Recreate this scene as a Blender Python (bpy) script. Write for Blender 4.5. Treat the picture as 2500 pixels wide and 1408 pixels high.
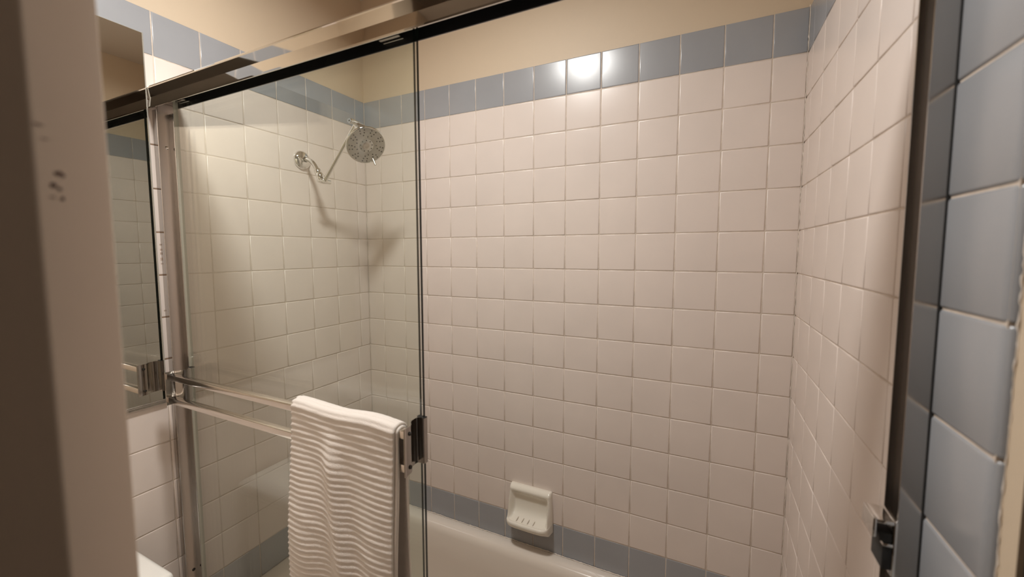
import bpy, bmesh, math, random
from mathutils import Vector, Matrix
random.seed(7)
S = bpy.context.scene
for o in list(bpy.data.objects): bpy.data.objects.remove(o)
PI = math.pi
T = 0.1125          # tile pitch
W = 1.5104          # width of the tub alcove
ZT = 2.07           # top of the tiling
CZ = 2.475          # ceiling height

# ------------------------------------------------------------------ camera
cd = bpy.data.cameras.new('camera'); cam = bpy.data.objects.new('camera', cd)
S.collection.objects.link(cam)
right = Vector((0.8988098686526291, 0.43833000966595675, -0.002760912682453813))
down = Vector((0.03077331233778716, -0.06938221132722652, -0.9971153955280722))
fwd = Vector((-0.4372571591870839, 0.8961321952577864, -0.07585028254433063))
M = Matrix((right, -down, -fwd)).transposed().to_4x4()
M.translation = Vector((1.291716, -1.307453, 1.454748))
cam.matrix_world = M
cd.sensor_width = 36.0
cd.lens = 0.99695 * 1000 / 2500 * 36
cd.shift_x = 14.406 / 2500
cd.shift_y = -14.42 / 2500
cd.clip_start = 0.02
cd.dof.use_dof = True
cd.dof.focus_distance = 1.35
cd.dof.aperture_fstop = 3.4
S.camera = cam

# ------------------------------------------------------------------ world, lamp, exposure
wd = bpy.data.worlds.new('world'); S.world = wd; wd.use_nodes = True
wd.node_tree.nodes['Background'].inputs[0].default_value = (1.0, 0.78, 0.58, 1)
wd.node_tree.nodes['Background'].inputs[1].default_value = 0.02
LX, LY = 0.694, -0.842
ld = bpy.data.lights.new('downlight_lamp', 'AREA'); ld.shape = 'DISK'; ld.size = 0.17; ld.spread = math.radians(170)
ld.energy = 14.6; ld.color = (1.0, 0.985, 0.95)
lo = bpy.data.objects.new('downlight_lamp', ld); S.collection.objects.link(lo)
lo.location = (LX, LY, CZ - 0.022)
hl = bpy.data.lights.new('door_fill_lamp', 'AREA'); hl.shape = 'DISK'; hl.size = 0.25      # added fill from the right for the door edge, no fixture
hl.energy = 2.6; hl.color = (1.0, 0.93, 0.84)
ho = bpy.data.objects.new('door_fill_lamp', hl); S.collection.objects.link(ho); ho.location = (2.05, -1.03, CZ - 0.03)
S.view_settings.view_transform = 'Standard'; S.view_settings.look = 'None'
S.view_settings.exposure = 0.0; S.view_settings.gamma = 1.0
S.view_settings.use_curve_mapping = False

# ------------------------------------------------------------------ materials
def mat(name, col, rough=0.5, metal=0.0, coat=0.0, noise=None, bump=None, spec=0.5, sheen=0.0):
    m = bpy.data.materials.new(name); m.use_nodes = True
    nt = m.node_tree; b = nt.nodes['Principled BSDF']
    b.inputs['Base Color'].default_value = (*col, 1)
    b.inputs['Roughness'].default_value = rough
    b.inputs['Metallic'].default_value = metal
    b.inputs['Specular IOR Level'].default_value = spec
    b.inputs['Coat Weight'].default_value = coat
    b.inputs['Coat Roughness'].default_value = 0.06
    b.inputs['Sheen Weight'].default_value = sheen
    if noise or bump:
        tc = nt.nodes.new('ShaderNodeTexCoord')
    if noise:       # (scale, amount)
        n = nt.nodes.new('ShaderNodeTexNoise'); n.inputs['Scale'].default_value = noise[0]; n.inputs['Detail'].default_value = 4
        nt.links.new(tc.outputs['Object'], n.inputs['Vector'])
        r = nt.nodes.new('ShaderNodeValToRGB')
        a = noise[1]
        r.color_ramp.elements[0].position = 0.3; r.color_ramp.elements[1].position = 0.7
        r.color_ramp.elements[0].color = (*[c * (1 - a) for c in col], 1)
        r.color_ramp.elements[1].color = (*[min(1, c * (1 + a)) for c in col], 1)
        nt.links.new(n.outputs['Fac'], r.inputs['Fac']); nt.links.new(r.outputs['Color'], b.inputs['Base Color'])
    if bump:        # (scale, strength, distance)
        n2 = nt.nodes.new('ShaderNodeTexNoise'); n2.inputs['Scale'].default_value = bump[0]; n2.inputs['Detail'].default_value = 3
        nt.links.new(tc.outputs['Object'], n2.inputs['Vector'])
        bp = nt.nodes.new('ShaderNodeBump'); bp.inputs['Strength'].default_value = bump[1]; bp.inputs['Distance'].default_value = bump[2]
        nt.links.new(n2.outputs['Fac'], bp.inputs['Height']); nt.links.new(bp.outputs['Normal'], b.inputs['Normal'])
    return m

def glass_mat(name, tint, ior=1.5):
    m = bpy.data.materials.new(name); m.use_nodes = True
    nt = m.node_tree; nt.nodes.clear()
    out = nt.nodes.new('ShaderNodeOutputMaterial'); mix = nt.nodes.new('ShaderNodeMixShader')
    tr = nt.nodes.new('ShaderNodeBsdfTransparent'); tr.inputs[0].default_value = (*tint, 1)
    gl = nt.nodes.new('ShaderNodeBsdfGlossy'); gl.inputs['Roughness'].default_value = 0.0
    fr = nt.nodes.new('ShaderNodeFresnel'); fr.inputs['IOR'].default_value = ior
    # the same fresnel from both sides of each face of the sheet
    geo = nt.nodes.new('ShaderNodeNewGeometry')
    vm = nt.nodes.new('ShaderNodeVectorMath'); vm.operation = 'DOT_PRODUCT'
    nt.links.new(geo.outputs['Normal'], vm.inputs[0]); nt.links.new(geo.outputs['Incoming'], vm.inputs[1])
    ab = nt.nodes.new('ShaderNodeMath'); ab.operation = 'ABSOLUTE'; nt.links.new(vm.outputs['Value'], ab.inputs[0])
    om = nt.nodes.new('ShaderNodeMath'); om.operation = 'SUBTRACT'; om.inputs[0].default_value = 1.0; nt.links.new(ab.outputs[0], om.inputs[1])
    pw = nt.nodes.new('ShaderNodeMath'); pw.operation = 'POWER'; pw.inputs[1].default_value = 5.0; nt.links.new(om.outputs[0], pw.inputs[0])
    ma = nt.nodes.new('ShaderNodeMath'); ma.operation = 'MULTIPLY_ADD'; ma.inputs[1].default_value = 0.96; ma.inputs[2].default_value = 0.04
    nt.links.new(pw.outputs[0], ma.inputs[0]); nt.nodes.remove(fr)
    nt.links.new(ma.outputs[0], mix.inputs['Fac']); nt.links.new(tr.outputs[0], mix.inputs[1]); nt.links.new(gl.outputs[0], mix.inputs[2])
    nt.links.new(mix.outputs[0], out.inputs['Surface'])
    return m

TILE = mat('almond_glazed_tile', (0.745, 0.655, 0.60), 0.30, spec=0.5, noise=(6, 0.03), bump=(14, 0.05, 0.002))
BLUE = mat('blue_glazed_tile', (0.330, 0.338, 0.358), 0.27, spec=0.7, noise=(6, 0.04), bump=(14, 0.05, 0.002))
GROUT = mat('grout', (0.62, 0.53, 0.45), 0.85, noise=(60, 0.12))
GROUT_D = mat('stained_grout', (0.30, 0.19, 0.12), 0.85, noise=(60, 0.4))
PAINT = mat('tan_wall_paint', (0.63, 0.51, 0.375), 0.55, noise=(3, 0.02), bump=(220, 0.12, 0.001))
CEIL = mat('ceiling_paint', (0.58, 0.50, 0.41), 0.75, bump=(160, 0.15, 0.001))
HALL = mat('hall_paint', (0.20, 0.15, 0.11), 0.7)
DOORP = mat('door_paint', (0.84, 0.70, 0.58), 0.5, noise=(5, 0.03), bump=(90, 0.1, 0.001))
DARKWOOD = mat('dark_wood_trim', (0.022, 0.013, 0.008), 0.5, noise=(8, 0.3))
SMUDGE = mat('dark_smudge', (0.10, 0.045, 0.035), 0.8, noise=(200, 0.4))
FLOORM = mat('floor_vinyl', (0.70, 0.65, 0.58), 0.4, noise=(12, 0.15))
TUBM = mat('bathtub_enamel', (0.77, 0.69, 0.61), 0.16, coat=0.3)
CERAM = mat('white_ceramic', (0.82, 0.77, 0.68), 0.13, coat=0.4)
PORC = mat('white_porcelain', (0.86, 0.84, 0.80), 0.10, coat=0.5)
CAULK = mat('white_caulk', (0.74, 0.66, 0.58), 0.5, bump=(80, 0.4, 0.002))
ALU = mat('polished_aluminium', (0.47, 0.45, 0.43), 0.13, 1.0, noise=(9, 0.04), bump=(7, 0.03, 0.002))
ALUJ = mat('jamb_aluminium', (0.72, 0.66, 0.61), 0.32, 1.0)
ALUR = mat('bright_aluminium', (0.84, 0.79, 0.74), 0.13, 1.0, noise=(9, 0.03))
ALUH = mat('header_aluminium', (0.80, 0.77, 0.73), 0.05, 1.0, noise=(9, 0.03), bump=(4, 0.04, 0.002))
ALUB = mat('satin_aluminium', (0.72, 0.68, 0.64), 0.22, 1.0, noise=(30, 0.05))
CHROME = mat('chrome', (0.80, 0.79, 0.77), 0.06, 1.0)
BLACK = mat('black_liner', (0.022, 0.022, 0.024), 0.25)
RUB = mat('black_rubber', (0.02, 0.02, 0.02), 0.6)
FACE = mat('shower_face', (0.60, 0.59, 0.57), 0.30, 0.75)
NOZ = mat('dark_nozzle', (0.05, 0.045, 0.04), 0.6)
MIRROR = mat('mirror_silver', (0.85, 0.85, 0.81), 0.0, 1.0)
MEDGE = mat('mirror_edge', (0.60, 0.58, 0.52), 0.25, 0.6)
GLASS = glass_mat('shower_glass', (0.968, 0.983, 0.970))
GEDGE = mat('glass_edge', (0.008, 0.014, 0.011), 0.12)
GEDGE_P = mat('glass_edge_reflection', (0.50, 0.49, 0.43), 0.25)  # pale colour stands in for internal reflection at the left edge
TOWELM = mat('white_terry', (0.82, 0.75, 0.69), 0.95, spec=0.1, sheen=0.3, bump=(900, 0.9, 0.0016))
HEM = mat('towel_hem', (0.88, 0.82, 0.74), 0.9, spec=0.1, bump=(700, 0.3, 0.001))

# ------------------------------------------------------------------ helpers
def link(o, parent=None):
    S.collection.objects.link(o)
    if parent is not None: o.parent = parent
    return o
def obj(name, bm, m, parent=None, smooth=35, recalc=True):
    if recalc: bmesh.ops.recalc_face_normals(bm, faces=bm.faces)
    me = bpy.data.meshes.new(name); bm.to_mesh(me); bm.free()
    for mm in (m if isinstance(m, (list, tuple)) else [m]): me.materials.append(mm)
    if smooth:
        me.polygons.foreach_set('use_smooth', [True] * len(me.polygons))
        if smooth < 179: me.set_sharp_from_angle(angle=math.radians(smooth))
    o = bpy.data.objects.new(name, me)
    if parent is not None:                       # meshes are built in world coordinates
        pm = parent.matrix_world if False else wm(parent)
        me.transform(pm.inverted())
    return link(o, parent)
def wm(o):
    m = Matrix.LocRotScale(o.location, o.rotation_euler, o.scale)
    return wm(o.parent) @ m if o.parent else m
def thing(name, label, cat, loc, group=None):
    o = bpy.data.objects.new(name, None); link(o); o.location = loc; o.empty_display_size = 0.1
    o['label'] = label; o['category'] = cat
    if group: o['group'] = group
    return o
def tag(o, label, cat, group=None):
    o['label'] = label; o['category'] = cat
    if group: o['group'] = group
    return o
def struct(o): o['kind'] = 'structure'; return o
def box(bm, x0, x1, y0, y1, z0, z1, bev=0.0, seg=2, mi=0):
    vs = [bm.verts.new((x, y, z)) for x in (x0, x1) for y in (y0, y1) for z in (z0, z1)]
    F = [(0, 1, 3, 2), (4, 6, 7, 5), (0, 4, 5, 1), (2, 3, 7, 6), (0, 2, 6, 4), (1, 5, 7, 3)]
    fs = [bm.faces.new([vs[i] for i in f]) for f in F]
    for f in fs: f.material_index = mi
    if bev:
        es = list({e for f in fs for e in f.edges})
        r = bmesh.ops.bevel(bm, geom=es, offset=bev, segments=seg, profile=0.5, affect='EDGES')
        for f in r['faces']: f.material_index = mi
    return fs
def xform(bm, n0, Mx):
    for v in list(bm.verts)[n0:]: v.co = Mx @ v.co
def prism(bm, pts, a0, a1, axis):
    """closed outline pts extruded along axis from a0 to a1"""
    def P(p, a):
        if axis == 'x': return (a, p[0], p[1])
        if axis == 'y': return (p[0], a, p[1])
        return (p[0], p[1], a)
    A = [bm.verts.new(P(p, a0)) for p in pts]; B = [bm.verts.new(P(p, a1)) for p in pts]
    n = len(pts)
    for i in range(n): bm.faces.new((A[i], A[(i + 1) % n], B[(i + 1) % n], B[i]))
    bm.faces.new(A[::-1]); bm.faces.new(B)
def thicken(path, t):
    """open polyline -> closed outline of thickness t"""
    L, R = [], []
    n = len(path)
    for i, p in enumerate(path):
        a = Vector(path[max(0, i - 1)]); b = Vector(path[min(n - 1, i + 1)])
        d = (b - a).normalized(); nn = Vector((-d.y, d.x))
        L.append(tuple(Vector(p) + nn * t / 2)); R.append(tuple(Vector(p) - nn * t / 2))
    return L + R[::-1]
def frame(d):
    d = d.normalized(); u = Vector((0, 0, 1)) if abs(d.z) < 0.95 else Vector((1, 0, 0))
    a = d.cross(u).normalized(); return a, d.cross(a).normalized(), d
def tube(bm, pts, rs, n=20, caps=True):
    pts = [Vector(p) for p in pts]
    if not isinstance(rs, (list, tuple)): rs = [rs] * len(pts)
    a, b, d = frame(pts[1] - pts[0]); rings = []
    for i, p in enumerate(pts):
        dd = (pts[min(i + 1, len(pts) - 1)] - pts[max(i - 1, 0)]).normalized()
        a = (a - dd * a.dot(dd)).normalized(); b = dd.cross(a)
        rings.append([bm.verts.new(p + (a * math.cos(2 * PI * k / n) + b * math.sin(2 * PI * k / n)) * rs[i]) for k in range(n)])
    for i in range(len(rings) - 1):
        for k in range(n): bm.faces.new((rings[i][k], rings[i][(k + 1) % n], rings[i + 1][(k + 1) % n], rings[i + 1][k]))
    if caps: bm.faces.new(rings[0][::-1]); bm.faces.new(rings[-1])
def lathe(bm, c, axis, prof, n=48):
    """prof: (radius, height along axis)"""
    c = Vector(c); a, b, d = frame(Vector(axis)); rings = []
    for r, h in prof:
        if r < 1e-6: rings.append([bm.verts.new(c + d * h)])
        else: rings.append([bm.verts.new(c + d * h + (a * math.cos(2 * PI * k / n) + b * math.sin(2 * PI * k / n)) * r) for k in range(n)])
    for A, B in zip(rings[:-1], rings[1:]):
        for k in range(n):
            k2 = (k + 1) % n
            if len(A) == 1 and len(B) == 1: continue
            if len(A) == 1: bm.faces.new((A[0], B[k2], B[k]))
            elif len(B) == 1: bm.faces.new((A[k], A[k2], B[0]))
            else: bm.faces.new((A[k], A[k2], B[k2], B[k]))
def smoothstep(a, b, x):
    t = max(0.0, min(1.0, (x - a) / (b - a))); return t * t * (3 - 2 * t)
def catmull(P, n=8):
    P = [Vector(p) for p in P]; out = []
    for i in range(len(P) - 1):
        p0 = P[max(i - 1, 0)]; p1 = P[i]; p2 = P[i + 1]; p3 = P[min(i + 2, len(P) - 1)]
        for k in range(n):
            t = k / n
            out.append(0.5 * ((2 * p1) + (-p0 + p2) * t + (2 * p0 - 5 * p1 + 4 * p2 - p3) * t * t + (-p0 + 3 * p1 - 3 * p2 + p3) * t ** 3))
    out.append(P[-1]); return out

# ------------------------------------------------------------------ room shell
def slab(name, *a, m=PAINT):
    bm = bmesh.new(); box(bm, *a); return struct(obj(name, bm, m, smooth=0))
GB = 0.006          # tile thickness, tile faces lie on the planes x=0, x=W, y=0
wall_back = slab('wall_back', -0.2, W + 0.2, GB, 0.12, 0, CZ)
wall_left = slab('wall_left', -0.12, -GB, -2.4, GB, 0, CZ)
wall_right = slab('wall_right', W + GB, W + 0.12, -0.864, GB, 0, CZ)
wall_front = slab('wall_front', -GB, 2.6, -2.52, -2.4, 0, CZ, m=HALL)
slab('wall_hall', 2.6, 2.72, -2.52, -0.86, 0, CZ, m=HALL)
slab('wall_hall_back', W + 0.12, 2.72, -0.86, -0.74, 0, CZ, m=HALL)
slab('ceiling', -0.2, 2.72, -2.52, 0.12, CZ, CZ + 0.1, m=CEIL)
slab('floor', -0.2, 2.72, -2.52, 0.12, -0.1, 0, m=FLOORM)
# short wing wall behind the toilet that carries the door hinges
slab('wall_wing', -GB, 0.262, -1.56, -1.44, 0, CZ)
# dark casing at the end of the right wall
bm = bmesh.new(); box(bm, W + 0.009, W + 0.13, -0.955, -0.8645, 0, 2.08, 0.002)
struct(obj('trim_1', bm, DARKWOOD))

# ------------------------------------------------------------------ tiling
def tile(bm, fn, a0, a1, b0, b1, g=0.0009):
    a0 += g; a1 -= g; b0 += g; b1 -= g
    if a1 - a0 < 0.006 or b1 - b0 < 0.006: return
    ta, tb = random.gauss(0, 0.0012), random.gauss(0, 0.0012); tj = random.gauss(0, 0.00012)
    ca, cb = (a0 + a1) / 2, (b0 + b1) / 2
    rings = []
    for off, d in ((0, 0.001), (0.0001, 0.0040), (0.0006, 0.0052), (0.0017, 0.0059), (0.0034, 0.0060)):
        r = []
        for (a, b) in ((a0 + off, b0 + off), (a1 - off, b0 + off), (a1 - off, b1 - off), (a0 + off, b1 - off)):
            dd = d + ((a - ca) * ta + (b - cb) * tb + tj if d > 0.003 else 0)
            r.append(bm.verts.new(fn(a, b, dd)))
        rings.append(r)
    for A, B in zip(rings[:-1], rings[1:]):
        for k in range(4): bm.faces.new((A[k], A[(k + 1) % 4], B[(k + 1) % 4], B[k]))
    bm.faces.new(rings[-1]); bm.faces.new(rings[0][::-1])
Fback = lambda a, b, d: (a, GB - d, b)
Fleft = lambda a, b, d: (d - GB, a, b)
Fright = lambda a, b, d: (W + GB - d, a, b)
def tiling(parent, fn, cols, rows, kind, zlow=0.0, extra=None):
    """kind(i, j) -> 'w', 'b' or None;  cols: sorted break lines (or function of row), rows: z break lines from the top"""
    bw, bb = bmesh.new(), bmesh.new()
    for j in range(len(rows) - 1):
        cl = cols(j) if callable(cols) else cols
        for i in range(len(cl) - 1):
            k = kind(cl[i], cl[i + 1], j)
            if not k: continue
            tile(bw if k == 'w' else bb, fn, cl[i], cl[i + 1], rows[j + 1], rows[j])
    o1 = obj('almond_tiles', bw, TILE, parent, smooth=50)
    o2 = obj('blue_tiles', bb, BLUE, parent, smooth=50)
    return o1, o2
def rect_sheet(name, parent, fn, a0, a1, b0, b1, d, m):
    bm = bmesh.new()
    v = [bm.verts.new(fn(*p, dd)) for dd in (0.0, d) for p in ((a0, b0), (a1, b0), (a1, b1), (a0, b1))]
    for f in ((0, 1, 2, 3), (4, 5, 6, 7), (0, 1, 5, 4), (1, 2, 6, 5), (2, 3, 7, 6), (3, 0, 4, 7)): bm.faces.new([v[i] for i in f])
    return obj(name, bm, m, parent, smooth=0)
rows = [ZT - j * T for j in range(16)]
# back wall
xb = [0.0] + [0.0838 + i * T for i in range(13)] + [W]
tiling(wall_back, Fback, xb, rows, lambda a, b, j: 'b' if j in (0, 14) else 'w')
rect_sheet('grout', wall_back, Fback, 0, W, 0.36, ZT - 0.002, 0.0046, GROUT)
# left wall: lower rows sit a little off the upper ones
yl = lambda off: sorted([0.0] + [-(0.0494 + off + k * T) for k in range(0, 20)])
rl = [ZT - j * T for j in range(19)]
tiling(wall_left, Fleft, lambda j: [y for y in yl(0.0 if j < 9 else 0.017)], rl,
       lambda a, b, j: 'b' if (j == 0 or (j == 14 and a > -0.75)) else 'w')
rect_sheet('grout', wall_left, Fleft, -2.2, 0, 0.02, ZT - 0.002, 0.0046, GROUT)
# right wall: alcove tiles, then the blue bullnose column outside the door
yr = sorted([0.0] + [-(0.0568 + k * T) for k in range(0, 6)] + [-0.7265])
tiling(wall_right, Fright, yr, rows, lambda a, b, j: 'b' if j in (0, 14) else 'w')
def bull(bm, z0, z1):
    y1, y0 = -0.7275, -0.8415; g = 0.0012
    z0 += g; z1 -= g
    prof = [(y1, 0.001), (y1, 0.005), (y1 - 0.0012, 0.0058), (y1 - 0.004, 0.0061)]
    for k in range(9):
        a = k / 8 * PI / 2; prof.append((y0 + 0.012 - 0.012 * math.sin(a), -0.002 + 0.0081 * math.cos(a) ** 0.8 if k < 8 else -0.002))
    ti = random.gauss(0, 0.0008)
    rings = []
    for z, ins in ((z0, 0.0022), (z0 + 0.0006, 0.0009), (z0 + 0.003, 0), (z1 - 0.003, 0), (z1 - 0.0006, 0.0009), (z1, 0.0022)):
        rings.append([bm.verts.new(Fright(y, z, max(d - ins, -0.002) + (y + 0.78) * ti)) for y, d in prof])
    for A, B in zip(rings[:-1], rings[1:]):
        for k in range(len(A) - 1): bm.faces.new((A[k], A[k + 1], B[k + 1], B[k]))
bm = bmesh.new()
for j in range(18): bull(bm, ZT - (j + 1) * T, ZT - j * T)
obj('blue_tiles', bm, BLUE, wall_right, smooth=60)
rect_sheet('grout', wall_right, Fright, -0.838, 0, 0.03, ZT - 0.002, 0.0042, GROUT)
# ragged caulk line along the bullnose
bm = bmesh.new(); pts = []; rs = []
for i in range(420):
    z = 0.05 + i * (ZT - 0.05) / 419
    pts.append((W + GB - 0.0006 + random.gauss(0, 0.0003), -0.8432 + 0.0004 * math.sin(i * 0.31) + random.gauss(0, 0.0004), z))
    rs.append(max(0.0003, 0.0006 + random.gauss(0, 0.0006)))
tube(bm, pts, [r * 0.8 for r in rs], 6); obj('caulk_bead', bm, CAULK, wall_right, smooth=180)
# caulk in the two inner corners and stained joints near the jamb
def corner_caulk(x, parent, zlo=0.40):
    bm = bmesh.new(); pts = []; rs = []
    for i in range(260):
        z = zlo + i * (ZT + 0.003 - zlo) / 259
        pts.append((x + random.gauss(0, 0.0003), -0.0004 + random.gauss(0, 0.0004), z)); rs.append(0.0007 + abs(random.gauss(0, 0.0004)))
    tube(bm, pts, rs, 8); return obj('caulk_bead', bm, CAULK, parent, smooth=180)
corner_caulk(0.0004, wall_left); corner_caulk(W - 0.0004, wall_right)
bm = bmesh.new()
for j in range(2, 10):
    z = ZT - j * T; box(bm, -0.0012, 0.00012, -0.7455, -0.7352, z - 0.0008, z + 0.0008)
for z, h in ((1.475, 0.002), (1.462, 0.0025), (1.452, 0.003), (1.437, 0.004), (1.425, 0.0015), (1.30, 0.002)):
    box(bm, 0, 0.0002, -0.7372, -0.7358, z - h, z + h)
obj('stained_grout', bm, GROUT_D, wall_left, smooth=0)
bm = bmesh.new(); box(bm, W - 0.0010, W + 0.001, -0.7368, -0.7351, 0.41, 1.82); obj('dark_joint', bm, RUB, wall_right, smooth=0)

# ------------------------------------------------------------------ mirror on the left wall
t = thing('wall_mirror', 'large frameless wall mirror on the left tiled wall beside the shower door', 'mirror', (0, -1.05, 1.53))
MY0, MY1, MZ0, MZ1 = -1.36, -0.7462, 1.062, 2.004
bm = bmesh.new(); box(bm, 0.0004, 0.0052, MY0, MY1, MZ0, MZ1); obj('mirror_backing', bm, MEDGE, t, smooth=0)
bm = bmesh.new(); box(bm, 0.0052, 0.0056, MY0 + 0.001, MY1 - 0.001, MZ0 + 0.001, MZ1 - 0.001); obj('mirror_glass', bm, MIRROR, t, smooth=0)
bm = bmesh.new(); box(bm, 0.0053, 0.0060, MY1 - 0.0020, MY1 + 0.0003, MZ0, MZ1); obj('mirror_edge_strip', bm, MEDGE, t, smooth=0)
bm = bmesh.new()
box(bm, 0.0004, 0.0085, MY0, MY1, MZ0 - 0.008, MZ0 - 0.0003, 0.0008, 1)
box(bm, 0.0058, 0.0085, MY0, MY1, MZ0 - 0.0005, MZ0 + 0.003, 0.0006, 1)
obj('bottom_channel', bm, ALUB, t)

# ------------------------------------------------------------------ bathtub
def rrect(x0, x1, y0, y1, r, n=10):
    out = []
    for cx, cy, a0 in ((x1 - r, y1 - r, 0), (x0 + r, y1 - r, 90), (x0 + r, y0 + r, 180), (x1 - r, y0 + r, 270)):
        for k in range(n + 1):
            a = math.radians(a0 + 90 * k / n); out.append((cx + r * math.cos(a), cy + r * math.sin(a)))
    return out
t = thing('bathtub', 'almond enamel bathtub with rounded rim behind the sliding glass doors', 'bathtub', (W / 2, -0.38, 0))
RZ = 0.386
bm = bmesh.new()
loops = [(0.001, W - 0.001, -0.755, -0.001, 0.004, 0.0), (0.001, W - 0.001, -0.755, -0.001, 0.004, RZ - 0.03),
         (0.001, W - 0.001, -0.757, -0.001, 0.006, RZ - 0.012), (0.003, W - 0.003, -0.752, -0.002, 0.01, RZ - 0.001),
         (0.012, W - 0.012, -0.735, -0.006, 0.02, RZ + 0.001), (0.05, W - 0.05, -0.68, -0.022, 0.06, RZ - 0.001),
         (0.07, W - 0.07, -0.668, -0.034, 0.09, RZ - 0.004), (0.082, W - 0.085, -0.660, -0.045, 0.11, RZ - 0.013),
         (0.088, W - 0.10, -0.655, -0.053, 0.12, RZ - 0.032), (0.10, W - 0.16, -0.645, -0.062, 0.13, RZ - 0.12),
         (0.12, W - 0.24, -0.63, -0.075, 0.14, 0.16), (0.15, W - 0.30, -0.61, -0.095, 0.15, 0.105), (0.24, W - 0.40, -0.54, -0.17, 0.12, 0.085)]
rings = [[bm.verts.new((x, y, z)) for x, y in rrect(x0, x1, y0, y1, r)] for x0, x1, y0, y1, r, z in loops]
for A, B in zip(rings[:-1], rings[1:]):
    n = len(A)
    for k in range(n): bm.faces.new((A[k], A[(k + 1) % n], B[(k + 1) % n], B[k]))
bm.faces.new(rings[-1]); bm.faces.new(rings[0][::-1])
obj('tub_body', bm, TUBM, t, smooth=60)
bm = bmesh.new(); pts, rs = [], []
for i in range(300):
    x = 0.004 + i * (W - 0.008) / 299
    pts.append((x, -0.002 + random.gauss(0, 0.0003), RZ + 0.0008 + random.gauss(0, 0.0003))); rs.append(0.0012 + abs(random.gauss(0, 0.0005)))
tube(bm, pts, rs, 8); obj('caulk_bead', bm, CAULK, t, smooth=180)
bm = bmesh.new(); lathe(bm, (0.27, -0.355, 0.0855), (0, 0, 1), [(0, 0.004), (0.02, 0.004), (0.034, 0.002), (0.036, 0)], 28)
obj('drain', bm, CHROME, t)

# ------------------------------------------------------------------ shower door frame
t = thing('shower_door_frame', 'polished aluminium shower door frame with black lined header above the bathtub', 'shower door frame', (W / 2, -0.72, RZ))
FR = t
X0, X1 = 0.0035, W - 0.0015
# header: concave front face, short back lip, open underneath
prof = [(-0.740, 1.8745), (-0.7455, 1.8735), (-0.7462, 1.8710), (-0.7450, 1.8690), (-0.7432, 1.8465), (-0.7446, 1.8240), (-0.7468, 1.8225),
        (-0.7468, 1.8190), (-0.7445, 1.8190), (-0.7430, 1.8225), (-0.7415, 1.8465), (-0.7430, 1.8660), (-0.736, 1.8690),
        (-0.681, 1.8690), (-0.681, 1.8375), (-0.679, 1.8375), (-0.679, 1.8745)]
bm = bmesh.new(); prism(bm, prof, X0, X1, 'x'); obj('header', bm, ALUH, t, smooth=3)
bm = bmesh.new()
box(bm, X0 + 0.001, X1 - 0.001, -0.7345, -0.6815, 1.8600, 1.8685)
box(bm, X0 + 0.001, X1 - 0.001, -0.7365, -0.7345, 1.8260, 1.8685)
box(bm, X0 + 0.001, X1 - 0.001, -0.6835, -0.6812, 1.8365, 1.8640)
box(bm, X0 + 0.001, X1 - 0.001, -0.7135, -0.7120, 1.8440, 1.8640)
obj('header_liner', bm, BLACK, t, smooth=0)
for s, xw in ((1, 0.0), (-1, W)):
    e = 0.0003
    P = [(e, -0.735), (0.0200, -0.735), (0.0204, -0.7343), (0.0200, -0.7336), (0.0018, -0.7336), (0.0018, -0.6985), (0.0200, -0.6985),
         (0.0204, -0.6978), (0.0200, -0.6971), (e, -0.6971)]
    P = [(xw + s * a, b) for a, b in P]
    bm = bmesh.new(); prism(bm, P, RZ + 0.026, 1.819, 'z')
    for f in bm.faces:
        if not all(abs(abs(v.co.x - xw) - 0.0018) < 1e-5 for v in f.verts): f.material_index = 1
    j = obj('jamb', bm, [ALUJ, ALU], t, smooth=20)
    for zz in (1.73, 1.10, 0.55):
        bm = bmesh.new(); lathe(bm, (xw + s * 0.0018, -0.7085, zz), (s, 0, 0), [(0.0042, -0.0002), (0.0042, 0.0008), (0.003, 0.002), (0, 0.0024)], 16)
        obj('screw', bm, NOZ if zz != 1.73 else CHROME, j)
bm = bmesh.new()
prism(bm, [(-0.7455, RZ + 0.0015), (-0.7455, RZ + 0.014), (-0.742, RZ + 0.026), (-0.739, RZ + 0.026), (-0.739, RZ + 0.008), (-0.70, RZ + 0.008),
           (-0.70, RZ + 0.022), (-0.698, RZ + 0.022), (-0.698, RZ + 0.008), (-0.683, RZ + 0.008), (-0.683, RZ + 0.026), (-0.680, RZ + 0.026), (-0.680, RZ + 0.0015)], X0, X1, 'x')
obj('bottom_track', bm, ALU, t, smooth=20)
# bumper clip low on the right jamb
bm = bmesh.new()
xj = W - 0.0203
box(bm, xj - 0.0035, xj, -0.738, -0.704, 1.094, 1.158, 0.0008)
box(bm, xj - 0.0185, xj - 0.0030, -0.7385, -0.7045, 1.1535, 1.1575, 0.0008)
box(bm, xj - 0.0215, xj - 0.0180, -0.7385, -0.7045, 1.136, 1.1575, 0.0008)
box(bm, xj - 0.0120, xj - 0.0030, -0.7385, -0.7045, 1.128, 1.1315, 0.0008)
bump = obj('bumper_clip', bm, CHROME, t)
bm = bmesh.new(); box(bm, xj - 0.012, xj - 0.0036, -0.7375, -0.706, 1.1005, 1.1275, 0.001)
box(bm, xj - 0.015, xj - 0.004, -0.7370, -0.706, 1.1320, 1.1425, 0.001)
obj('rubber_pad', bm, RUB, bump)

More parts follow.
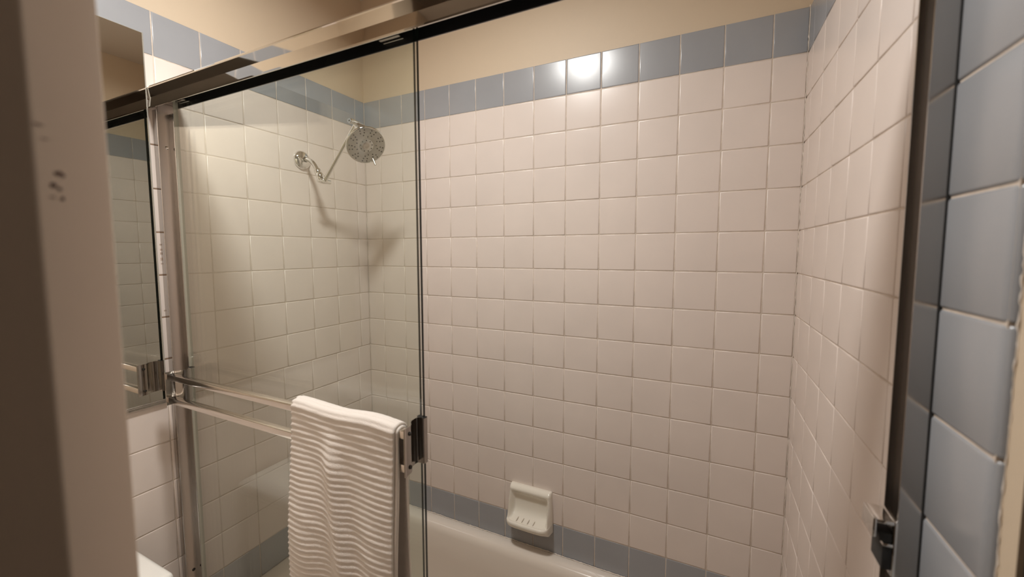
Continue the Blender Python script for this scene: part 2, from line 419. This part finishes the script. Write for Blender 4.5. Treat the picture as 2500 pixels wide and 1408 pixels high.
# ------------------------------------------------------------------ sliding glass doors
def pane(parent, x0, x1, y0, y1, z0, z1):
    bm = bmesh.new()
    fs = box(bm, x0, x1, y0, y1, z0, z1)
    bmesh.ops.recalc_face_normals(bm, faces=bm.faces)
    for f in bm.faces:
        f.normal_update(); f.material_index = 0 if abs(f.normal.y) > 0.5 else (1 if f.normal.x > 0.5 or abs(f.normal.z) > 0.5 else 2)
    n0 = len(bm.faces); box(bm, x0 - 0.0003, x0 - 0.0001, y0, y1, z0, z1)      # dark outer skin covers the left edge's pale painted reflection from outside
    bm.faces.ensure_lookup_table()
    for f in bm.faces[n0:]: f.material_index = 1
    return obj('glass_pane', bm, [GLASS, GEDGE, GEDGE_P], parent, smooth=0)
def hangers(parent, xs, y):
    for x in xs:
        bm = bmesh.new()
        box(bm, x, x + 0.046, y - 0.0055, y - 0.0032, 1.8375, 1.8595, 0.0005, 1)
        box(bm, x, x + 0.046, y + 0.0032, y + 0.0055, 1.8375, 1.8595, 0.0005, 1)
        box(bm, x, x + 0.046, y - 0.0085, y - 0.0055, 1.8375, 1.8410, 0.0005, 1)
        h = obj('hanger_clip', bm, ALU, parent)
ZG0, ZG1 = RZ + 0.012, 1.852
GF0, GF1 = 0.077, 0.8385
YG = -0.7215         # outer glass
YI = -0.7035         # inner glass
t = thing('sliding_glass_door', 'outer sliding glass shower door with a double towel bar, the towel hanging on it', 'shower door', (0.46, YG, ZG0), 'sliding glass shower doors')
OD = t
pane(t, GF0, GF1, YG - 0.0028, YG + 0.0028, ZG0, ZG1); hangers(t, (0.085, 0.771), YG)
def bracket(xg, s):
    """extruded bracket gripping the glass edge at xg; s=+1: the edge looks towards +x"""
    path = [(0.0005, -0.7785), (0.0005, -0.7700), (0.0000, -0.7610), (-0.0030, -0.7555), (-0.0085, -0.7505), (-0.0120, -0.7440),
            (-0.0130, -0.7360), (-0.0130, -0.7295), (-0.0120, -0.7267), (-0.0090, -0.7257), (-0.0010, -0.7257), (0.0020, -0.7253), (0.0024, -0.7230), (0.0024, -0.7170)]
    pth = [path[0]] + path[1:]
    o = [(xg + s * a, b) for a, b in thicken(pth, 0.0018)]
    bm = bmesh.new(); prism(bm, o, 1.0680, 1.1530, 'z')
    b = obj('bracket', bm, ALU if s > 0 else ALU, OD, smooth=30)
    bm = bmesh.new(); box(bm, min(xg + s * 0.0011, xg + s * 0.0023), max(xg + s * 0.0011, xg + s * 0.0023), -0.7788, -0.7745, 1.0675, 1.1535, 0.0004, 1)
    obj('bracket_lip', bm, ALUB, b)
    for zc in (1.1400, 1.0800):
        bm = bmesh.new(); lathe(bm, (xg + s * 0.0014, -0.7640, zc), (s, 0, 0), [(0.0036, 0), (0.0036, 0.0008), (0.0026, 0.0020), (0, 0.0025)], 18)
        obj('screw', bm, NOZ, b)
    bm = bmesh.new(); box(bm, min(xg - s * 0.014, xg + s * 0.004), max(xg - s * 0.014, xg + s * 0.004), -0.7248, -0.7180, 1.1532, 1.1545) 
    obj('gasket', bm, RUB, b)
bracket(GF1, 1); bracket(GF0, -1)
for zc in (1.1400, 1.0800):
    bm = bmesh.new(); box(bm, GF0 + 0.0014, GF1 - 0.0006, -0.7745, -0.7590, zc - 0.0070, zc + 0.0070, 0.0012, 2)
    obj('towel_bar', bm, ALUR, t)
t = thing('sliding_glass_door', 'inner sliding glass shower door slid left behind the one with the towel bar', 'shower door', (0.44, YI, ZG0), 'sliding glass shower doors')
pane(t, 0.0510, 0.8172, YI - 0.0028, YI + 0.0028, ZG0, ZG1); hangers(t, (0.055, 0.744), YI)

# ------------------------------------------------------------------ towel
TX0, TX1 = 0.560, 0.8245
YB, ZB = -0.7668, 1.1460
def towel_layer(bm, off, thick, x0, x1, zf, zb, rib, mi=0, seed=0):
    """sheet over the bar: path runs front bottom -> top -> back bottom"""
    NX = 70; ds = 0.0016
    hw = 0.0078 + off         # half width over the bar
    path = []
    z = zf
    while z < ZB - 0.004 + off * 0: path.append((YB - hw, z, -1)); z += ds
    n = 30
    for k in range(n + 1):
        a = PI - PI * k / n
        path.append((YB + hw * math.cos(a), ZB - 0.002 + (0.0045 + off) * math.sin(a), math.cos(a)))
    z = ZB - 0.004
    while z > zb: path.append((YB + hw, z, 1)); z -= ds
    zt = ZB - 0.002
    lay = []
    for side in (0, 1):
        grid = []
        for si, (y, z, c) in enumerate(path):
            row = []
            for i in range(NX + 1):
                u = i / NX; x = x0 + (x1 - x0) * u
                drop = max(0.0, zt - z)
                front = c < 0
                g = smoothstep(0.0, 0.30, drop)
                # one soft vertical fold a third of the way across, drifting right with depth
                uf = 0.40 + 0.25 * min(1, drop / 0.45)
                d = u - uf
                fold = 0.013 * math.exp(-(d / 0.085) ** 2) * smoothstep(0.01, 0.10, drop)
                left = 0.012 * g * smoothstep(0.0, 0.28, 0.30 - abs(u - 0.16)) + 0.006 * g * math.exp(-((u - 0.85) / 0.14) ** 2)
                dip = -0.004 * math.exp(-((d - 0.13) / 0.08) ** 2) * g
                bul = (fold + left + dip + 0.012 * g) if front else 0.25 * fold
                rb = 0.0
                if rib:
                    # the rib pattern sags across the fold
                    sag = 0.010 * smoothstep(uf - 0.16, uf + 0.10, u) * smoothstep(0.0, 0.12, drop) - 0.007 * math.exp(-((u - uf + 0.20) / 0.13) ** 2) * g
                    s = si * ds + (sag if front else 0)
                    w = 0.5 + 0.5 * math.cos(2 * PI * s / 0.0111)
                    edge = smoothstep(0.0, 0.035, 1 - u)
                    rb = 0.0018 * (w ** 0.7) * (0.8 + 0.22 * math.sin(i * 0.21 + s * 90 + 2 * math.sin(s * 37))) * (0.35 + 0.65 * edge) + random.uniform(-0.00022, 0.00022)
                out = (thick + rb + bul) if side == 0 else bul
                ny = c if abs(c) < 0.999 else (1 if c > 0 else -1)
                nz = math.sqrt(max(0, 1 - ny * ny))
                topw = 0.0022 * math.sin(u * 9.0 + 1.0) * (1 - smoothstep(0, 0.05, drop))
                xx = x + (0.0012 * math.sin(si * 2 * PI * ds / 0.0111) if rib and (i == 0) else 0) 
                xx += (0.004 * g * (u - 0.1)) + 0.0016 * math.sin(si * 0.02 + seed) * (1 if i in (0, NX) else 0.6)
                row.append(bm.verts.new((xx, y + ny * out, z + nz * (thick + rb if side == 0 else 0) + topw + (0.0035 * (1 - u) if not front or drop < 0.02 else 0.0035 * (1 - u) * (1 - min(1, drop / 0.1))))))
            grid.append(row)
        lay.append(grid)
    A, B = lay; ns = len(path)
    for s in range(ns - 1):
        for i in range(NX):
            bm.faces.new((A[s][i], A[s][i + 1], A[s + 1][i + 1], A[s + 1][i]))
            bm.faces.new((B[s][i], B[s + 1][i], B[s + 1][i + 1], B[s][i + 1]))
    for s in range(ns - 1):
        for i, fl in ((0, 0), (NX, 1)):
            f = bm.faces.new((A[s][i], A[s + 1][i], B[s + 1][i], B[s][i])); f.material_index = 1 if i == NX else 0
    for i in range(NX):
        bm.faces.new((A[0][i], B[0][i], B[0][i + 1], A[0][i + 1])); bm.faces.new((A[-1][i], A[-1][i + 1], B[-1][i + 1], B[-1][i]))
bm = bmesh.new()
towel_layer(bm, 0.0058, 0.0040, TX0, TX1 - 0.004, 0.60, 0.70, True)
towel_layer(bm, 0.0006, 0.0042, TX0 + 0.004, TX1, 0.61, 0.69, False, seed=2)
bmesh.ops.recalc_face_normals(bm, faces=bm.faces)
tw = obj('hand_towel', bm, [TOWELM, HEM], None, smooth=180, recalc=False)
tag(tw, 'white ribbed terry hand towel folded over the towel bar of the glass door', 'towel')

# ------------------------------------------------------------------ shower head on its swinging arm
t = thing('shower_head', 'chrome shower head on an adjustable extension arm high on the left tiled wall', 'shower head', (0, -0.303, 1.778))
ys = -0.303
bm = bmesh.new(); lathe(bm, (0.0, ys, 1.778), (1, 0, 0), [(0.032, 0.0003), (0.0325, 0.003), (0.030, 0.008), (0.024, 0.013), (0.016, 0.0165), (0.0095, 0.018), (0.0095, 0.022)], 48)
obj('flange', bm, CHROME, t, smooth=60)
bm = bmesh.new(); tube(bm, catmull([(0.010, ys, 1.778), (0.034, ys, 1.776), (0.056, ys, 1.764), (0.072, ys, 1.745), (0.082, ys, 1.728)], 8), 0.0075, 24)
obj('arm', bm, CHROME, t, smooth=60)
dv = Vector((0.026, 0, -0.046)).normalized()
bm = bmesh.new(); lathe(bm, (0.076, ys, 1.738), dv, [(0.0085, 0), (0.0115, 0.002), (0.0118, 0.014), (0.0105, 0.017), (0.013, 0.020), (0.0135, 0.030), (0.011, 0.038), (0, 0.040)], 28)
obj('coupling_nut', bm, CHROME, t, smooth=40)
PVT = Vector((0.1045, ys, 1.697)); UPV = Vector((0.268, ys - 0.002, 1.868))
bm = bmesh.new(); lathe(bm, PVT + Vector((0, -0.022, 0.0)), (0, 1, 0), [(0, 0), (0.006, 0.0), (0.0072, 0.001), (0.0072, 0.012), (0.0085, 0.013), (0.0095, 0.022), (0.0085, 0.031), (0.0072, 0.032), (0.0072, 0.050), (0.006, 0.051), (0, 0.051)], 24)
obj('pivot_knob', bm, CHROME, t, smooth=40)
rod = (UPV - PVT)
bm = bmesh.new(); tube(bm, [PVT + rod * 0.02 + Vector((0, 0.004, 0)), PVT + rod * 0.12 + Vector((0, 0.004, 0)), PVT + rod * 0.5 + Vector((0, 0.002, 0)), UPV - rod * 0.02], [0.0092, 0.0068, 0.0060, 0.0075], 20)
obj('extension_rod', bm, CHROME, t, smooth=60)
bm = bmesh.new(); lathe(bm, UPV + Vector((0, -0.030, 0.0)), (0, 1, 0), [(0.0028, 0.002), (0.0028, 0.0), (0.0075, 0.0), (0.0082, 0.002), (0.0082, 0.016), (0.0074, 0.018), (0.0074, 0.052), (0.006, 0.054), (0, 0.054)], 24)
obj('pivot_knob', bm, CHROME, t, smooth=40)
HC = Vector((0.302, -0.300, 1.795)); HN = Vector((0.70, -0.36, -0.64)).normalized()
bm = bmesh.new()
R = 0.0625
lathe(bm, HC, HN, [(0, -0.052), (0.013, -0.052), (0.0145, -0.048), (0.0145, -0.038), (0.019, -0.032), (0.034, -0.025), (0.050, -0.017), (0.060, -0.009), (R, -0.003), (R, 0.001), (R - 0.002, 0.003), (R - 0.004, 0.003), (R - 0.0045, 0.0018)], 64)
hd = obj('head_shell', bm, CHROME, t, smooth=50)
bm = bmesh.new(); UPD = (Vector((0, 0, 1)) - HN * HN.z).normalized()
tube(bm, catmull([UPV + Vector((-0.004, 0, 0.002)), UPV + Vector((0.004, 0.004, -0.012)), HC - HN * 0.030 + UPD * 0.030, HC - HN * 0.024 + UPD * 0.008], 6), [0.008 + 0.010 * min(1, i / 12) for i in range(19)], 28)
obj('neck', bm, CHROME, t, smooth=60)
bm = bmesh.new(); lathe(bm, HC, HN, [(R - 0.0044, 0.0012), (R - 0.0044, 0.0020), (0.040, 0.0026), (0.024, 0.0030), (0.0225, 0.0022), (0.0215, 0.0030), (0, 0.0032)], 64)
fp = obj('face_plate', bm, FACE, t, smooth=40)
a, b, d = frame(HN)
def on_face(r, ang, h=0.0028): return HC + d * h + (a * math.cos(ang) + b * math.sin(ang)) * r
bm = bmesh.new()
for g in range(9):
    th = g / 9 * 2 * PI + 0.25
    for rr, da, sz in ((0.053, -0.13, 0.0023), (0.053, 0.13, 0.0023), (0.0445, -0.10, 0.0023), (0.0445, 0.17, 0.0023), (0.036, 0.0, 0.0023)):
        c = on_face(rr, th + da); lathe(bm, c, HN, [(sz, -0.0006), (sz, 0.0005), (sz * 0.5, 0.001), (0, 0.001)], 10)
    if g % 2 == 0:
        p, q = on_face(0.0285, th + 0.3, 0.0031), on_face(0.0335, th + 0.3, 0.0029); tube(bm, [p, q], 0.0017, 8)
for g in range(9):
    c = on_face(0.0185, g / 9 * 2 * PI, 0.003); lathe(bm, c, HN, [(0.0020, -0.0006), (0.0020, 0.0005), (0, 0.0009)], 10)
obj('nozzles', bm, NOZ, t)
bm = bmesh.new(); lathe(bm, HC, HN, [(0.0125, 0.002), (0.0125, 0.0042), (0.0105, 0.0052), (0.006, 0.0046), (0, 0.0044)], 32)
obj('center_cap', bm, ALUB, t)
ld_ = Vector((0.45, 0.22, -1)).normalized()
LV = HC + (ld_ - HN * ld_.dot(HN)).normalized() * 0.050
bm = bmesh.new(); tube(bm, [LV + HN * 0.001, LV + HN * 0.007 + Vector((0.002, 0.001, -0.005)), LV + HN * 0.010 + Vector((0.006, 0.003, -0.017))], [0.0042, 0.0036, 0.0034], 14)
obj('spray_lever', bm, ALUB, t, smooth=60)

# ------------------------------------------------------------------ soap dish
SX = 0.754
t = thing('soap_dish', 'white ceramic soap dish mounted low on the back tiled wall above the tub rim', 'soap dish', (SX, 0, 0.54))
inner = [(-0.002, 0.612), (0.010, 0.6135), (0.019, 0.610), (0.0245, 0.603), (0.0245, 0.595), (0.018, 0.588), (0.011, 0.580), (0.0085, 0.567), (0.008, 0.545),
         (0.0105, 0.525), (0.018, 0.511), (0.031, 0.503), (0.045, 0.500), (0.054, 0.4995), (0.0595, 0.5015), (0.0650, 0.5015), (0.0680, 0.4970), (0.0670, 0.4890),
         (0.061, 0.4800), (0.045, 0.470), (0.022, 0.4635), (0.004, 0.461), (-0.002, 0.461)]
def env(z): # outer line of the cheeks
    k = (0.603 - z) / (0.603 - 0.497); k = max(0, min(1, k)); return 0.0245 + (0.0665 - 0.0245) * (k ** 1.7)
NXs = 48; bm = bmesh.new(); grid = []
prof2 = catmull([(p[0], p[1], 0) for p in inner], 4)
hwid = 0.079
for i in range(NXs + 1):
    u = -1 + 2 * i / NXs; ax = abs(u)
    ck = smoothstep(0.76, 0.93, ax); rd = 1.0 if ax < 0.93 else math.sqrt(max(0, 1 - ((ax - 0.93) / 0.07) ** 2))
    row = []
    for p in prof2:
        dd, z = p.x, p.y
        if 0.4995 < z < 0.603 and dd < env(z): dd = dd + (env(z) - dd) * ck
        # front lip bows in plan
        bow = 0.005 * (ax ** 2.5) + 0.024 * (ax ** 9)
        dd = dd - bow * smoothstep(0.03, 0.066, dd)
        dd *= 1 if rd == 1 else (0.25 + 0.75 * rd)
        zz = 0.5365 + (z - 0.5365) * (1 if rd == 1 else 0.955 + 0.045 * rd)
        row.append(bm.verts.new((SX + u * (hwid + 0.004 * smoothstep(0.58, 0.49, z)), -dd, zz)))
    grid.append(row)
for i in range(NXs):
    for k in range(len(prof2) - 1): bm.faces.new((grid[i][k], grid[i][k + 1], grid[i + 1][k + 1], grid[i + 1][k]))
bm.faces.new(grid[0]); bm.faces.new(grid[-1][::-1])
obj('dish_body', bm, CERAM, t, smooth=70)
bm = bmesh.new()
for k in range(4):
    x = SX - 0.036 + k * 0.021
    tube(bm, [(x - 0.002, -0.030, 0.5045), (x - 0.0025, -0.040, 0.5025), (x - 0.003, -0.050, 0.5010)], [0.0008, 0.0017, 0.0010], 8)
obj('drain_ribs', bm, mat('ceramic_groove', (0.55, 0.48, 0.40), 0.4), t, smooth=60)

# ------------------------------------------------------------------ toilet (the tank lid corner shows)
t = thing('toilet', 'white porcelain toilet whose tank lid corner shows by the left tiled wall', 'toilet', (0.3, -1.08, 0))
bm = bmesh.new(); box(bm, 0.012, 0.2575, -1.305, -0.8625, 0.708, 0.750, 0.012, 4); obj('tank_lid', bm, PORC, t, smooth=50)
bm = bmesh.new(); box(bm, 0.016, 0.238, -1.290, -0.877, 0.370, 0.708, 0.02, 4); tk = obj('tank', bm, PORC, t, smooth=50)
bm = bmesh.new(); lathe(bm, (0.238, -1.24, 0.66), (1, 0, 0), [(0.012, 0), (0.012, 0.006), (0.006, 0.010), (0.006, 0.02), (0, 0.02)], 20); box(bm, 0.252, 0.260, -1.25, -1.17, 0.653, 0.667, 0.003)
obj('flush_lever', bm, CHROME, tk)
def oval(x0, x1, hw, z, n=40): # egg plan
    c = x0 + (x1 - x0) * 0.42; return [(c + ((x1 - c) if math.cos(a) > 0 else (c - x0)) * math.cos(a), -1.083 + hw * math.sin(a), z) for a in [2 * PI * k / n for k in range(n)]]
def loft(bm, L):
    rg = [[bm.verts.new(p) for p in l] for l in L]
    for A, B in zip(rg[:-1], rg[1:]):
        for k in range(len(A)): bm.faces.new((A[k], A[(k + 1) % len(A)], B[(k + 1) % len(A)], B[k]))
    bm.faces.new(rg[0][::-1]); bm.faces.new(rg[-1])
bm = bmesh.new(); loft(bm, [oval(0.20, 0.56, 0.12, 0.001), oval(0.20, 0.55, 0.11, 0.05), oval(0.19, 0.56, 0.10, 0.18), oval(0.17, 0.64, 0.14, 0.29), oval(0.16, 0.70, 0.178, 0.37), oval(0.16, 0.705, 0.18, 0.385)])
obj('bowl', bm, PORC, t, smooth=60)
bm = bmesh.new(); loft(bm, [oval(0.235, 0.71, 0.185, 0.386), oval(0.232, 0.715, 0.188, 0.395), oval(0.235, 0.71, 0.185, 0.404)]); obj('seat', bm, PORC, t, smooth=60)
bm = bmesh.new(); loft(bm, [oval(0.235, 0.712, 0.186, 0.405), oval(0.232, 0.715, 0.188, 0.416), oval(0.25, 0.69, 0.17, 0.424)]); obj('seat_lid', bm, PORC, t, smooth=60)

# ------------------------------------------------------------------ door leaf close to the camera, ajar
A0 = Vector((0.989, -1.224, 0)); B0 = Vector((0.9766, -1.190, 0))
e = (B0 - A0).normalized(); l = Vector((-e.y, e.x, 0)); 
if l.x > 0: l = -l
dr = bpy.data.objects.new('door_1', None); link(dr); struct(dr); dr.location = (A0.x, A0.y, 0.0)
Mx = Matrix((l, e, Vector((0, 0, 1)))).transposed().to_4x4(); Mx.translation = A0
DT = (B0 - A0).length
bm = bmesh.new(); box(bm, 0, 0.76, 0, DT, 0.012, 2.03, 0.0018, 3); xform(bm, 0, Mx); obj('door_leaf', bm, DOORP, dr, smooth=50)
bm = bmesh.new()
for (v, z, rx, rz) in ((0.50, 1.4960, .0022, .0013), (0.55, 1.4952, .0010, .0008), (0.42, 1.4895, .0022, .0014), (0.49, 1.4880, .0012, .0010), (0.52, 1.4830, .0012, .0011), (0.40, 1.4835, .0016, .0004), (0.30, 1.5190, .0030, .0004), (0.36, 1.5125, .0018, .0003)):
    n = 12; c = bm.verts.new((-0.0003, DT * (v - 0.22), z)); rg = [bm.verts.new((-0.0003, DT * (v - 0.22) + rx * math.cos(2 * PI * k / n) * random.uniform(.6, 1.3), z + rz * math.sin(2 * PI * k / n) * random.uniform(.6, 1.3))) for k in range(n)]
    for k in range(n): bm.faces.new((c, rg[k], rg[(k + 1) % n]))
xform(bm, 0, Mx); obj('dirt_smudge', bm, SMUDGE, dr, smooth=0)
bm = bmesh.new()
for sd in (-1, 1):
    y = -0.001 if sd < 0 else DT + 0.001
    lathe(bm, (0.07, y, 0.95), (0, sd, 0), [(0.032, 0), (0.032, 0.004), (0.012, 0.010), (0.012, 0.035), (0.025, 0.045), (0.028, 0.058), (0.020, 0.070), (0, 0.073)], 28)
xform(bm, 0, Mx); obj('door_knob', bm, CHROME, dr, smooth=50)

# ------------------------------------------------------------------ recessed ceiling downlight
t = thing('ceiling_light', 'round recessed ceiling light over the bathroom floor just outside the tub', 'ceiling light', (LX, LY, CZ))
bm = bmesh.new(); lathe(bm, (LX, LY, CZ), (0, 0, -1), [(0.098, 0.0005), (0.098, 0.006), (0.090, 0.012), (0.074, 0.014), (0.072, 0.010), (0.072, 0.001)], 48)
obj('trim_ring', bm, PORC, t, smooth=50)
LENS = bpy.data.materials.new('lamp_lens'); LENS.use_nodes = True
b_ = LENS.node_tree.nodes['Principled BSDF']; b_.inputs['Base Color'].default_value = (0.8, 0.75, 0.68, 1)
b_.inputs['Emission Color'].default_value = (1.0, 0.97, 0.92, 1); b_.inputs['Emission Strength'].default_value = 8.0
bm = bmesh.new(); lathe(bm, (LX, LY, CZ), (0, 0, -1), [(0, 0.0075), (0.071, 0.0075), (0.071, 0.002)], 48)
obj('lens', bm, LENS, t, smooth=30)
# bounce allowance for mirror-to-glass reflections
if hasattr(S, 'cycles'):
    S.cycles.transparent_max_bounces = 24; S.cycles.max_bounces = 14; S.cycles.glossy_bounces = 8; S.cycles.diffuse_bounces = 6
